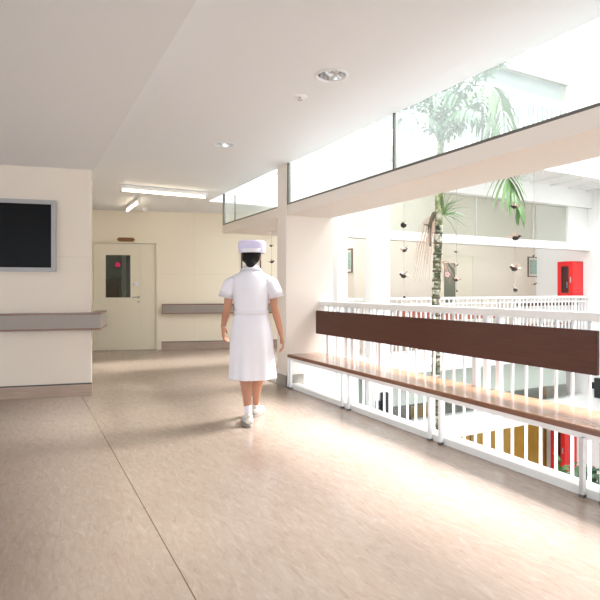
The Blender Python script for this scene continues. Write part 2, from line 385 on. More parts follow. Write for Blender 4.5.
strip(1, 2.862, 5.645, 2.862, -6, 2.22, 2.73, (2.04, 4.1, 6.2), 'long glass strip above the beam over the bench')
strip(2, 2.862, 7.95, 2.862, 5.905, 2.22, 2.73, (), 'short glass strip beyond the wide column')
strip(3, 2.89, 7.94, 4.95, 7.94, 2.22, 2.73, (.16,), 'glass strip turning the corner at the beam end', endframe=(False, False))

# ---------------------------------------------------------------- atrium: end side
F2 = 3.6
# back wall of the end walkway with door opening
xa, ya, dv0, _ = at(441, u=8.7); dv1 = at(473, u=8.7)[2]
mb = MB(FB)
for z0, z1 in ((0, 7.6), (-3.75, -.3)):
    mb.box(5.88, 12, 8.7, 8.85, z0, z1)
mb.box(5.88, 6.03, 8.85, 9.3, 0, 7.6)
struct('wall_back', mb, M['cream'], 'cream back wall of the walkway across the atrium', 'wall')
mb = MB(FB); mb.box(5.2, 11.36, 7.18, 7.7, 6.04, 6.14); mb.box(5.2, 11.36, 7.3, 7.5, 5.80, 6.04)
struct('trim_2', mb, M['white'], 'white ledge high on the atrium back wall', 'ledge')
mb = MB(FB); mb.box(11.36, 11.5, -5, 8.7, -3.75, 7.4)
struct('wall_right', mb, M['white'], 'tall plain white wall on the right of the atrium', 'wall')
mb = MB(FB); mb.box(5.2, 11.36, 7.7, 7.8, 4.7, 7.6); mb.box(at(569, u=7.5)[2], 11.36, 7.4, 7.7, 3.6, 5.80)
struct('wall_upper_back', mb, M['cream'], 'pale wall of the second storey up at the atrium end', 'wall')
# band beams
mb = MB(FB); mb.box(3.5, 11.36, 7.3, 7.5, 2.07, 2.23)
struct('beam', mb, M['white'], 'white beam across the far side of the atrium', 'beam')
mb = MB(FB); mb.box(3.5, 11.36, 7.3, 7.5, -1.62, -1.2)
struct('beam', mb, M['white'], 'white beam across the floor below the atrium walkway', 'beam')
mb = MB(FB); mb.box(3.5, 11.36, 7.22, 7.3, -.3, .06)
struct('trim_3', mb, M['white'], 'white slab edge of the far walkway', 'kerb')
v568 = at(566, u=7.4)[2]
strip(4, 3.6, 7.4, v568, 7.4, 2.23, 3.02, ((at(476, u=7.4)[2]-3.6), (at(533, u=7.4)[2]-3.6)), 'grey glass strip above the far white beam', 'glassfar', fr=False)
MB(FB).box(v568, 11.36, 7.35, 7.5, 2.23, 3.02).build('panel', M['white'], None)
o = bpy.data.objects['panel']; o.name = 'wall_infill'; tag(o, 'white wall piece right of the far glass strip', 'wall', kind='structure')
strip(5, 3.6, 7.4, v568, 7.4, -1.2, -.32, ((at(476, u=7.4)[2]-3.6),), 'grey glass strip below the far walkway floor', 'glassfar', fr=False)
# floor above: balcony with railing
mb = MB(FB); mb.box(3.5, 11.36, 7.25, 7.5, 3.02, 3.42); mb.box(3.5, 11.36, 6.4, 7.5, 3.42, 3.6)
struct('floor_upper', mb, M['white'], 'white slab of the balcony on the floor above', 'balcony')
mb = MB(FB)
for v in [3.7+i*.62 for i in range(13)]: mb.box(v, v+.04, 6.5, 7.25, 3.39, 3.42)
struct('trim_4', mb, M['white'], 'thin metal ribs under the upper balcony', 'ribs')
strip(6, 5.3, 7.55, at(568, u=7.5)[2], 7.55, 3.65, 5.8, (2.0,), 'grey glass strip high on the upper back wall', 'glassfar', fr=False)
mb = MB(FB); mb.box(5.3, 10.8, 7.62, 7.69, 3.6, 5.8)
struct('wall_upper', mb, M['grey'], 'grey blue panel behind the high glass strip', 'wall')
# white posts on the end side
for pa, pb, lab in ((337.5, 347.5, 'slim white column left of the pair across the atrium'), (373.5, 390, 'broad white column across the atrium with speakers lower down')):
    va, vb = at(pa, u=7.05)[2], at(pb, u=7.05)[2]
    column(va, vb, 7.05, 7.28, -3.75, 6.0 if pa < 350 else 3.42, lab, 'white')
# lower floor
mb = MB(FB); mb.box(-7, 12, -6, 12, -3.9, -3.75)
struct('floor_lower', mb, M['lowfloor'], 'pale floor of the storey below', 'floor')
mb = MB(FB)
mb.box(3.6, at(559, u=8.4)[2], 8.4, 8.6, -3.75, -1.2)
struct('wall_lower', mb, M['ochre'], 'ochre laminate wall panels on the storey below', 'wall')
mb = MB(FB)
for p in (470, 511, 545):
    v = at(p, u=8.39)[2]; mb.box(v, v+.02, 8.385, 8.4, -3.7, -1.4)
struct('trim_5', mb, M['brownin'], 'dark joints between the ochre panels', 'joint')
mb = MB(FB); mb.box(4, at(540, u=8.35)[2], 8.34, 8.38, -1.72, -.96)
struct('trim_6', mb, M['grey'], 'grey panel behind the lower glass strip', 'panel')
mb = MB(FB); va, vb = at(409, u=8.3)[2], at(433, u=8.3)[2]
bd = thing('notice_board', FB(((va+vb)/2, 8.3, -1.6)), 'ochre board in a brown frame behind the lower glass strip', 'notice board')
MB(FB).box(va, vb, 8.29, 8.34, -1.60, -1.14).build('frame', M['brownin'], bd, bevel=.004)
MB(FB).box(va+.04, vb-.04, 8.28, 8.30, -1.56, -1.19).build('board', M['ochre'], bd)

# ------------------------------------------------------------------ door at the corridor end
d = sthing('door_1', FF((.6, 0, 0)), 'cream double door with a glazed panel at the corridor end', 'door')
mb = MB(FF); mb.box(0, .02, -.02, .14, 0, 2.12); mb.box(1.195, 1.225, -.02, .14, 0, 2.12); mb.box(0, 1.22, -.02, .14, 2.095, 2.125)
mb.build('door_frame', M['door'], d, bevel=.003)
mb = MB(FF)
for b_ in ((.025, .226, .03, .07, .005, 2.09), (.719, .905, .03, .07, .005, 2.09), (.226, .719, .03, .07, .005, 1.02), (.226, .719, .03, .07, 1.88, 2.09)): mb.box(*b_)
leafo = mb.build('door_leaf', M['door'], d)
mb = MB(FF); mb.box(.226, .24, .025, .075, 1.02, 1.88); mb.box(.705, .719, .025, .075, 1.02, 1.88); mb.box(.226, .719, .025, .075, 1.02, 1.034); mb.box(.226, .719, .025, .075, 1.866, 1.88)
mb.build('glazing_bead', M['door'], leafo)
MB(FF).box(.24, .705, .046, .052, 1.034, 1.866).build('pane', M['doorglass'], leafo)
mb = MB(FF); mb.box(.79, .80+.06, -.012+.03, .03, 1.025, 1.055)
hd = MB(FF); hd.tube([(.855, .03, 1.04), (.855, -.02, 1.04), (.845, -.03, 1.04), (.745, -.03, 1.04)], .010, 10)
hd.tube([(.855, .03, 1.04), (.855, .022, 1.04)], .026, 16); hd.build('door_handle', M['alu'], leafo, smooth=True)
mb.bm.free()
MB(FF).tube([(.858, .03, .945), (.858, .016, .945)], .024, 18).build('lock', M['alu'], leafo)
MB(FF).box(.912, 1.19, .03, .07, .005, 2.09).build('door_leaf', M['door'], d, bevel=.004)
MB(FF).box(.90, .925, .018, .03, .005, 2.09).build('meeting_strip', M['door'], d)
# room behind the door pane
mb = MB(FF); mb.box(-.6, 1.9, 1.9, 2.0, 0, 2.5); mb.box(-.7, -.6, .14, 2, 0, 2.5); mb.box(1.9, 2, .14, 2, 0, 2.5); mb.box(-.6, 1.9, .14, 2, 2.4, 2.5)
struct('wall_inner', mb, mat('inner_room_paint', (.38, .40, .34), .6), 'dim green grey room seen through the door pane', 'wall')
mb = MB(FF); mb.box(-.1, .32, 1.2, 1.6, 0, 1.42)
tag(mb.build('cabinet', M['brownin'], bevel=.006), 'brown cabinet standing inside the room behind the door pane', 'cabinet')
mb = MB(FF); mb.box(.42, .5, .9, .95, 0, 2.4)
struct('trim_7', mb, M['cream'], 'pale post inside the room behind the door', 'post')
sg = thing('door_sign', FF((.46, .04, 1.66)), 'small pink sign stuck on the door pane', 'sign')
MB(FF).box(.42, .51, .040, .044, 1.63, 1.71).build('card', M['pink'], sg, bevel=.001)
MB(FF).box(.452, .478, .040, .044, 1.712, 1.745).build('hanger', M['pink'], sg)
for a, z, n_ in ((.80, 1.305, 'white paper sticker above the door handle'), (.745, 1.30, 'small grey sticker left of the white one on the door')):
    mb = MB(FF); mb.box(a, a+(.06 if a > .78 else .03), .026, .030, z-.03, z+(.035 if a > .78 else .01))
    tag(mb.build('sticker', M['paper' if a > .78 else 'legpaint']), n_, 'sticker')
# brass plaque, long hexagon with a rounded rim
pl = thing('door_plaque', FF((.627, -.02, 2.16)), 'brass hexagonal plaque above the cream double door', 'plaque')
def hexa(x0, x1, z0, z1, y0, y1):
    zc = (z0+z1)/2; k = .035; pts = [(x0, zc), (x0+k, z0), (x1-k, z0), (x1, zc), (x1-k, z1), (x0+k, z1)]
    mb = MB(FF); mb.rings([[(x, y, z) for x, z in pts] for y in (y0, y1)]); return mb
hexa(.455, .80, 2.128, 2.205, -.03, -.0).build('plate', M['brass'], pl, bevel=.003)
hexa(.475, .78, 2.14, 2.193, -.034, -.028).build('inset', M['brownin'], pl)
mb = MB(FF)
for i in range(9): mb.box(.51+i*.027, .524+i*.027, -.037, -.034, 2.158, 2.176)
mb.build('lettering', M['brass'], pl)

# wall guards
def guard(F, x0, x1, z0, z1, y, name, label, ret=None):
    t = thing(name, F(((x0+x1)/2, y/2, z0)), label, 'wall guard')
    mb = MB(F); mb.box(x0+.006, x1-.006, y+.006, -.03, z0+.02, z1-.02)
    if ret: mb.box(x1-.06, x1-.006, -.05, ret, z0+.02, z1-.02)
    mb.build('panel', M['bumper'], t)
    mb = MB(F)
    for a, b in ((z0, z0+.022), (z1-.022, z1)):
        mb.box(x0, x1, y, -.03 if not ret else 0, a, b)
        if ret: mb.box(.0, x1, -.0, ret, a, b)
    mb.build('edge_strip', M['trimwood'], t, bevel=.003)
    MB(F).box(x0, x0+.014, y+.001, -.03, z0+.02, z1-.02).build('end_cap', M['trimwood'], t)
    mb = MB(F); n = max(2, int((x1-x0)/.9))
    mb.bm.free()
    for i in range(n): x = x0+.3+(x1-x0-.6)*i/max(1, n-1); MB(F).box(x-.03, x+.03, -.03, 0, z0+.04, z1-.04).build('bracket', M['alu'], t)
guard(FL, -5.9, .118, .742, .935, -.10, 'wall_guard', 'grey laminate wall guard with wooden edges below the screen', .6)
guard(FF, 1.31, 4.95, .705, .905, -.09, 'wall_guard', 'grey laminate wall guard with wooden edges on the far wall')

# wall screen
tv = thing('wall_screen', FL((-1.0, 0, 1.39)), 'large black screen in a silver grey frame on the left wall', 'screen')
x0, x1, z0, z1 = -1.72, -.357, 1.39, 2.18
mb = MB(FL)
for b_ in ((x0, x1, -.05, -.0, z0, z0+.045), (x0, x1, -.05, 0, z1-.045, z1), (x0, x0+.045, -.05, 0, z0+.045, z1-.045), (x1-.045, x1, -.05, 0, z0+.045, z1-.045)): mb.box(*b_)
mb.build('bezel', M['tvframe'], tv)
MB(FL).box(x0+.045, x1-.045, -.03, -.005, z0+.045, z1-.045).build('screen_panel', M['screen'], tv)

# ------------------------------------------------------------------ ceiling fittings
for i, (x, y, r) in enumerate(DL):
    lab = ('round recessed downlight nearer the viewer in the white ceiling', 'round recessed downlight farther along the ceiling above the nurse')[i]
    t = thing('downlight', (x, y, 2.73), lab, 'ceiling light', 'recessed ceiling downlights')
    MB().lathe((x, y, 2.73), [(r*.95, .002), (r*1.16, -.001), (r*1.16, -.006), (r*1.0, -.009), (r*.94, .0), (r*.94, .01)]).build('trim_ring', M['white_gloss'], t, smooth=True)
    MB().lathe((x, y, 2.73), [(r*.95, .0), (r*.9, .03), (r*.78, .065), (r*.5, .1), (r*.02, .115)]).build('reflector', M['chrome'], t, smooth=True)
    for k in (-1, 1):
        b_ = MB().tube([(x+k*.07*r/.1, y, 2.78), (x+k*.015, y, 2.768)], .012, 10)
        b_.ell((x+k*.015, y, 2.768), (.016, .014, .014)); b_.build('bulb', M['bulb'], t, smooth=True)
    MB().tube([(x-.03, y-.005, 2.83), (x-.03, y-.005, 2.765)], .008, 8).build('lamp_stem', M['darkframe'], t)
x, y = 0, 4.14
t = thing('sprinkler', (x, y, 2.73), 'small round sprinkler fitting between the two downlights', 'sprinkler')
MB().lathe((x, y, 2.73), [(.001, -.004), (.05, -.004), (.056, 0), (.056, .001)]).build('escutcheon', M['white_gloss'], t, smooth=True)
mb = MB(); mb.tube([(x, y, 2.728), (x, y, 2.705)], .009, 10); mb.tube([(x, y, 2.706), (x, y, 2.702)], .02, 14); mb.build('sprinkler_head', M['alu'], t)
# fluorescent batten
a = Vector((-2.62, 7.58, 0)); b = Vector((-1.467, 8.2, 0)); dd = (b-a).normalized(); LL = (b-a).length; nn = Vector((-dd.y, dd.x, 0))
def FT(p): q = a + dd*p[0] + nn*p[1]; return Vector((q.x, q.y, 2.727+p[2]))
t = thing('fluorescent_light', FT((LL/2, 0, 0)), 'long white fluorescent batten light on the ceiling near the double door', 'ceiling light')
MB(FT).box(0, LL, -.025, .025, -.055, 0).build('housing', M['white_gloss'], t, bevel=.004)
MB(FT).tube([(.03, 0, -.085), (LL-.03, 0, -.085)], .013, 12).build('tube', M['tube'], t, smooth=True)
for x in (0.0, LL-.03): MB(FT).box(x, x+.03, -.018, .018, -.105, -.05).build('lamp_holder', M['alu' if x else 'white'], t)
ax0, ay0 = -2.68, 8.65; L2 = 1.1; d2 = Vector((-.4715, .8819))
def FT2(p): return Vector((ax0 + d2.x*p[0] - d2.y*p[1], ay0 + d2.y*p[0] + d2.x*p[1], 2.727+p[2]))
t = thing('fluorescent_light', FT2((L2/2, 0, 0)), 'short looking white batten light seen end on, behind the long batten light', 'ceiling light')
MB(FT2).box(0, L2, -.025, .025, -.055, 0).build('housing', M['white_gloss'], t, bevel=.004)
MB(FT2).tube([(.03, 0, -.085), (L2-.03, 0, -.085)], .013, 12).build('tube', M['tube'], t, smooth=True)
for x in (0.0, L2-.03): MB(FT2).box(x, x+.03, -.018, .018, -.105, -.05).build('lamp_holder', M['white'], t)
x, y = -2.93, 9.8
t = thing('smoke_detector', (x, y, 2.73), 'small round detector on the ceiling close to the far wall', 'detector')
MB().lathe((x, y, 2.73), [(.001, -.075), (.02, -.07), (.035, -.04), (.05, -.03), (.055, 0)]).build('detector_head', M['white_gloss'], t, smooth=True)
MB().lathe((x, y, 2.73), [(.001, -.004), (.065, -.004), (.07, -.0)]).build('base_plate', M['white_gloss'], t, smooth=True)
# framed notice behind the nurse's head
t = thing('wall_notice', FF((2.95, 0, 1.62)), 'thin brown framed notice on the far wall behind the nurse cap', 'notice')
x0 = (-.1135*10.06+4.02)/(ca+.1135*sa); x1 = (-.0750*10.06+4.02)/(ca+.075*sa)
MB(FF).box(x0+.03, x1-.03, -.012, -.002, 1.63, 2.0).build('sheet', M['mount'], t)
for q in ((x0, x0+.03, 1.60, 2.03), (x1-.03, x1, 1.60, 2.03), (x0+.03, x1-.03, 2.0, 2.03), (x0+.03, x1-.03, 1.60, 1.63)): MB(FF).box(q[0], q[1], -.02, -.001, q[2], q[3]).build('frame', M['frame'], t)

# ------------------------------------------------------------------ railing and bench
VR = 3.33
rl = thing('railing', FB((VR, 2.3, -.10)), 'white railing with upright bars behind the wooden bench', 'railing')
MB(FB).box(3.29, 3.37, -1.3, 5.65, .985, 1.046).build('handrail', M['white'], rl, bevel=.006)
posts = [5.05, 4.93, 3.01, 2.885, .97, .845]
for u in posts: MB(FB).box(VR-.02, VR+.02, u-.02, u+.02, -.10, .985).build('post', M['white_gloss'], rl)
u = 5.60
while u > -1.25:
    if min(abs(u-p) for p in posts) > .05: MB(FB).tube([(VR, u, -.10), (VR, u, .985)], .011, 8).build('baluster', M['white_gloss'], rl, smooth=True)
    u -= .1235
bn = thing('bench', FB((3.0, 3.5, 0)), 'long wooden bench with a dark backboard along the railing', 'bench')
MB(FB).box(2.842, 3.275, -1.0, 5.62, .378, .41).build('seat', M['seatwood'], bn, bevel=.004)
MB(FB).box(2.83, 2.842, -1.0, 5.62, .376, .409).build('seat_edge', M['trimwood'], bn, bevel=.003)
MB(FB).box(2.86, 3.24, -.98, 5.60, .335, .375).build('seat_rail', M['white_gloss'], bn)
MB(FB).box(3.235, 3.27, 2.035, 5.635, .645, .932).build('backrest', M['darkwood'], bn, bevel=.004)
MB(FB).box(3.235, 3.27, -1.0, 2.0, .645, .932).build('backrest', M['darkwood'], bn, bevel=.004)
for u in (5.62, 5.56, 4.42, 4.30, 3.145, 3.025, 1.875, 1.755, .6, .48):
    l = MB(FB).box(2.834, 2.862, u-.012, u+.012, .0, .345).build('leg', M['legpaint'] if u < 2 else M['white_gloss'], bn)
    MB(FB).box(2.832, 2.864, u-.014, u+.014, .0, .018).build('foot_cap', M['darkframe'], l)
for u in (5.4, 4.36, 3.08, 1.8, .5): MB(FB).box(3.26, 3.31, u-.02, u+.02, .34, .93).build('bracket', M['white_gloss'], bn)

def balustrade(v0, v1, u, z0, z1, label, step=.12, n='railing'):
    t = thing(n, FB(((v0+v1)/2, u, z0)), label, 'railing')
    MB(FB).box(v0, v1, u-.035, u+.035, z1-.05, z1).build('handrail', M['white'], t, bevel=.005)
    MB(FB).box(v0, v1, u-.015, u+.015, z1-.14, z1-.115).build('upper_bar', M['white_gloss'], t)
    MB(FB).box(v0, v1, u-.015, u+.015, z0+.05, z0+.08).build('lower_bar', M['white_gloss'], t)
    k = int((v1-v0)/step)
    for i in range(k+1):
        v = v0+.03+i*(v1-v0-.06)/k; r = .02 if i % 16 < 1 else .011
        MB(FB).box(v-r, v+r, u-r, u+r, z0, z1-.05).build('post' if r > .015 else 'baluster', M['white_gloss'], t)
    return t
balustrade(3.55, 11.3, 7.36, 0, 1.05, 'white railing on the walkway across the atrium', .115)
balustrade(3.55, 11.3, 6.45, 3.6, 4.78, 'white railing of the balcony on the floor above', .13)

# far bench boards
for pa, pb, z0, z1, m_, lab in ((397, 503, .60, .80, 'terracotta', 'terracotta bench back seen through the far railing bars'), (515, 577, .83, .90, 'darkwood', 'dark slim bench back at the right of the far railing')):
    va, vb = at(pa, u=7.6)[2], at(pb, u=7.6)[2]
    t = thing('bench', FB(((va+vb)/2, 7.7, 0)), lab, 'bench')
    MB(FB).box(va, vb, 7.58, 7.61, z0, z1).build('backrest', M[m_], t, bevel=.004)
    MB(FB).box(va, vb, 7.61, 8.0, .40, .43).build('seat', M['seatwood'], t)
    for v in (va+.1, vb-.14):
        for uu in (7.61, 7.93): MB(FB).box(v, v+.04, uu, uu+.04, 0, .40 if uu > 7.7 else z1-.02).build('leg', M['white_gloss'], t)

# second door across the atrium
d = sthing('door_2', FB(((dv0+dv1)/2, 8.68, 0)), 'cream door with a narrow dark pane across the atrium', 'door')
mb = MB(FB); mb.box(dv0, dv0+.05, 8.66, 8.70, 0, 1.98); mb.box(dv1-.05, dv1, 8.66, 8.7, 0, 1.98); mb.box(dv0, dv1, 8.66, 8.7, 1.94, 1.98); mb.build('door_frame', M['door'], d)
lf = MB(FB).box(dv0+.05, dv1-.05, 8.675, 8.7, 0, 1.94).build('door_leaf', M['door'], d)
wa, wb_ = at(444.5, u=8.66)[2], at(455.5, u=8.66)[2]
MB(FB).box(wa, wb_, 8.66, 8.675, .9, 1.78).build('pane', mat('olive_pane', (.16, .17, .12), .2), lf)

# pictures
def picture(F, x0, x1, y, z0, z1, label, s=-1):
    t = thing('picture', F(((x0+x1)/2, y, z0)), label, 'picture', 'framed pictures across the atrium')
    e = .022; mb = MB(F)
    for b_ in ((x0, x1, z0, z0+e), (x0, x1, z1-e, z1), (x0, x0+e, z0+e, z1-e), (x1-e, x1, z0+e, z1-e)): mb.box(b_[0], b_[1], y-.025, y, b_[2], b_[3])
    mb.build('frame', M['frame'], t)
    mt = MB(F).box(x0+e, x1-e, y-.012, y-.002, z0+e, z1-e).build('mount', M['mount'], t)
    MB(F).box(x0+e+.04, x1-e-.04, y-.014, y-.012, z0+e+.05, z1-e-.05).build('print', M['canvas'], mt)
pa, pb = at(527.5, u=8.7)[2], at(539.5, u=8.7)[2]
picture(FB, pa, pb, 8.7, 1.50, 2.0, 'small framed picture on the back wall left of the red cabinet')
def FS(p): return FB((5.88+p[1], p[0], p[2]))
picture(FS, 8.74, 8.98, 0, 1.53, 2.02, 'framed picture seen edge on between the two white columns')

# fire cabinets
def cabinet(u0, u1, v0, v1, z0, z1, label):
    t = thing('fire_cabinet', FB(((v0+v1)/2, (u0+u1)/2, z0)), label, 'fire extinguisher cabinet')
    mb = MB(FB); k = .02
    mb.box(v0+.03, v1, u0, u0+k, z0, z1); mb.box(v0+.03, v1, u1-k, u1, z0, z1); mb.box(v0+.03, v1, u0, u1, z0, z0+k); mb.box(v0+.03, v1, u0, u1, z1-k, z1); mb.box(v1-.02, v1, u0, u1, z0, z1)
    mb.build('case', M['redcab'], t)
    a, b, c, e = u0+.11, u1-.11, z0+.10, z1-.12
    mb = MB(FB)
    for q in ((u0, a, z0, z1), (b, u1, z0, z1), (a, b, z0, c), (a, b, e, z1)): mb.box(v0, v0+.03, *q)
    dr = mb.build('door', M['redcab'], t)
    mb = MB(FB)
    for q in ((a-.008, a+.012, c, e), (b-.012, b+.008, c, e), (a, b, c-.008, c+.012), (a, b, e-.012, e+.008)): mb.box(v0-.006, v0+.012, *q)
    mb.build('gasket', M['black'], dr)
    MB(FB).box(v0+.004, v0+.008, a, b, c, e).build('pane', M['doorglass'], dr)
    MB(FB).box(v0-.02, v0, u0+.035, u0+.06, (c+e)/2-.07, (c+e)/2+.06).build('handle', M['alu'], dr, bevel=.004)
    um = (a+b)/2; vm = (v0+v1)/2-.02
    x = thing('fire_extinguisher', FB((vm, um, z0+k)), 'red extinguisher inside the ' + label, 'fire extinguisher')
    def FX(p): return FB((vm+p[0], um+p[1], p[2]))
    h = (z1-z0)-.28
    MB(FX).lathe((0, 0, z0+k+.001), [(.001, 0), (.062, 0), (.065, .02), (.065, h-.08), (.05, h-.03), (.02, h), (.001, h)], 20).build('cylinder', M['redin'], x, smooth=True)
    MB(FX).lathe((0, 0, z0+k+h*.35), [(.0655, 0), (.0662, .0), (.0662, .14), (.0655, .14)], 20).build('label_band', M['paper'], x, smooth=True)
    mb = MB(FX); mb.tube([(0, 0, z0+k+h), (0, 0, z0+k+h+.04)], .016, 10); mb.box(-.06, .02, -.012, .012, z0+k+h+.035, z0+k+h+.05); mb.box(-.05, .02, -.012, .012, z0+k+h+.06, z0+k+h+.07); mb.build('valve', M['black'], x)
cabinet(7.46, 7.84, 10.98, 11.36, 1.02, 1.83, 'red fire cabinet on the right wall of the far walkway')
cabinet(7.62, 7.98, 10.93, 11.36, -3.0, -1.98, 'red fire cabinet on the storey below beside ochre panels')

# speakers on the storey below
va, vb = at(381.5, u=7.0)[2], at(387.2, u=7.0)[2]
t = thing('column_speaker', FB(((va+vb)/2, 7.0, -.95)), 'tall black column speaker on the broad white column below floor level', 'speaker')
MB(FB).box(va, vb, 6.96, 7.04, -.96, -.53).build('case', M['speaker'], t, bevel=.006)
MB(FB).box(va+.012, vb-.012, 6.955, 6.965, -.94, -.55).build('grille', M['black'], t)
MB(FB).box((va+vb)/2-.02, (va+vb)/2+.02, 7.03, 7.055, -.80, -.7).build('wall_bracket', M['alu'], t)
va, vb = at(377.2, u=7.0)[2], at(380, u=7.0)[2]
t = thing('wall_speaker', FB(((va+vb)/2, 7.02, -.8)), 'small black box left of the tall column speaker', 'speaker')
MB(FB).box(va, vb, 6.98, 7.055, -.80, -.66).build('case', M['speaker'], t, bevel=.004)
MB(FB).box(va+.006, vb-.006, 6.975, 6.98, -.79, -.67).build('grille', M['black'], t)
def rw(px): return 11.36*(.8819-.4715*(px-300)/520)/(.8819*(px-300)/520+.4715)
t = thing('column_speaker', FB((11.3, rw(602), -1.2)), 'black speaker at the right edge on the tall white wall', 'speaker')
MB(FB).box(11.24, 11.34, rw(608), rw(597.2), -1.22, -.78).build('case', M['speaker'], t, bevel=.006)
MB(FB).box(11.34, 11.36, rw(606), rw(601), -1.1, -.9).build('wall_bracket', M['alu'], t)
t = thing('wall_switch', FB((11.35, rw(593), -1.0)), 'small dark switch box left of the right edge speaker', 'switch')
MB(FB).box(11.32, 11.36, rw(594.6), rw(591.8), -1.04, -.9).build('case', M['speaker'], t, bevel=.004)

# ------------------------------------------------------------------ palm in the atrium
def px3(px, py, y): return Vector(((px-300)/520*y, y, 1.2+(289-py)/520*y))
pbase = Vector(((436-300)/520*7.4, 7.4, -3.75))
palm = thing('palm_tree', pbase, 'tall slender palm growing up through the atrium', 'palm tree')
tz = [(-3.6, 0), (-2, -.02), (-.5, -.01), (.2, 0), (1.1, .0), (1.9, .03), (2.6, .05), (3.3, .07)]
def tp(z):
    for (a, x), (b, y) in zip(tz, tz[1:]):
        if a <= z <= b: k = (z-a)/(b-a); return Vector((pbase.x+x+(y-x)*k, pbase.y, z))
    return Vector((pbase.x, pbase.y, z))
zz = [-3.6+i*.1 for i in range(58)]
MB().tube([tp(z) for z in zz], [.058+.004*math.sin(i*2.1) for i in range(len(zz))], 12).build('trunk', M['bark'], palm, smooth=True)
MB().tube([tp(2.1), tp(2.5), tp(2.9), tp(3.28)], [.055, .06, .06, .05], 12).build('crownshaft', M['bark2'], palm, smooth=True)
zc = -3.4
while zc < 2.05:
    p = tp(zc); MB().tube([p-Vector((0, 0, .012)), p, p+Vector((0, 0, .02))], [.06, .065, .061], 12).build('leaf_scar', M['barkring'], palm, smooth=True); zc += random.uniform(.09, .17)
def frond(mb, pts, leaf_len, n, droop=.5, wid=.034, start=.15, rr=.012):
    """pinnate frond: midrib along pts with paired blades"""
    pts = [Vector(p) for p in pts]
    # catmull-rom sampling
    P = [pts[0]*2-pts[1]] + pts + [pts[-1]*2-pts[-2]]; S = []
    for i in range(1, len(P)-2):
        for k in range(8):
            t = k/8; a, b, c, d = P[i-1:i+3]
            S.append(.5*((2*b)+(c-a)*t+(2*a-5*b+4*c-d)*t*t+(-a+3*b-3*c+d)*t**3))
    S.append(pts[-1])
    mb.tube(S, [rr*(1-.8*i/len(S)) for i in range(len(S))], 6)
    for j in range(n):
        f = start+(1-start)*j/(n-1); x = f*(len(S)-1); i = min(int(x), len(S)-2); p = S[i].lerp(S[i+1], x-i); d = (S[i+1]-S[i]).normalized()
        side = d.cross(Vector((0, 0, 1)));
        if side.length < .1: side = Vector((1, 0, 0))
        side.normalize(); L = leaf_len*math.sin(PI*(.15+.75*f))**.6*random.uniform(.8, 1.15)
        for s in (-1, 1):
            q = (side*s*random.uniform(.75, 1) + d*.75 + Vector((random.uniform(-.15, .15), random.uniform(-.15, .15), random.uniform(-.1, .2)))).normalized()
            wv = q.cross(Vector((0, 0, 1)));
            if wv.length < .05: wv = d
            wv = wv.normalized(); prev = None
            for k in range(6):
                t = k/5; c = p + q*L*t*(1-.25*droop*t) + Vector((0, 0, -droop*L*t*t)); ww = wid*(.35+1.3*t)*(1-t)**.7 + .001
                cur = (mb.v(c-wv*ww), mb.v(c+Vector((0, 0, -ww*.4))), mb.v(c+wv*ww))
                if prev:
                    mb.face([prev[0], prev[1], cur[1], cur[0]]); mb.face([prev[1], prev[2], cur[2], cur[1]])
                prev = cur
Y0 = 7.4
crown = px3(440, 143, Y0)
fr = [
    ([crown, px3(425, 118, 7.3), px3(405, 95, 7.0), px3(385, 92, 6.8)], .40, 22, .5),
    ([crown, px3(433, 105, 7.6), px3(425, 70, 7.6), px3(410, 50, 7.5)], .45, 22, .6),
    ([crown, px3(445, 100, 7.3), px3(455, 60, 7.2), px3(470, 35, 7.1)], .45, 22, .7),
    ([crown, px3(455, 108, 7.7), px3(480, 75, 8.1), px3(505, 60, 8.4)], .45, 22, .6),
    ([crown, px3(462, 118, 7.1), px3(482, 88, 6.8), px3(498, 95, 6.6), px3(506, 135, 6.45), px3(508, 178, 6.3), px3(520, 205, 6.25)], .42, 48, .75),
    ([crown, px3(452, 120, 6.9), px3(465, 108, 6.5), px3(480, 112, 6.2)], .34, 18, .7),
    ([crown, px3(428, 122, 6.9), px3(415, 112, 6.5), px3(402, 118, 6.2)], .32, 18, .8),
    ([crown, px3(440, 110, 7.9), px3(440, 85, 7.9), px3(445, 78, 8.1)], .45, 20, .6),
    ([crown, px3(460, 125, 7.7), px3(478, 118, 8.0), px3(492, 132, 8.2)], .36, 18, .7),
]
fr += [([crown, px3(436, 100, 7.5), px3(438, 62, 7.6)], .42, 20, .5), ([crown, px3(450, 104, 7.2), px3(475, 66, 7.0)], .42, 20, .6),
       ([crown, px3(430, 112, 7.2), px3(412, 85, 7.1)], .36, 18, .5), ([crown, px3(458, 122, 7.5), px3(474, 104, 7.6), px3(490, 108, 7.7)], .36, 20, .8), ([crown, px3(444, 112, 6.9), px3(450, 92, 6.7), px3(458, 96, 6.5)], .34, 18, .7)]
for i, (p, L, n, dr) in enumerate(fr):
    mb = MB(); frond(mb, p, L, n, dr); mb.build('frond', M['leaf2' if i in (2, 4, 7) else 'leaf'], palm)
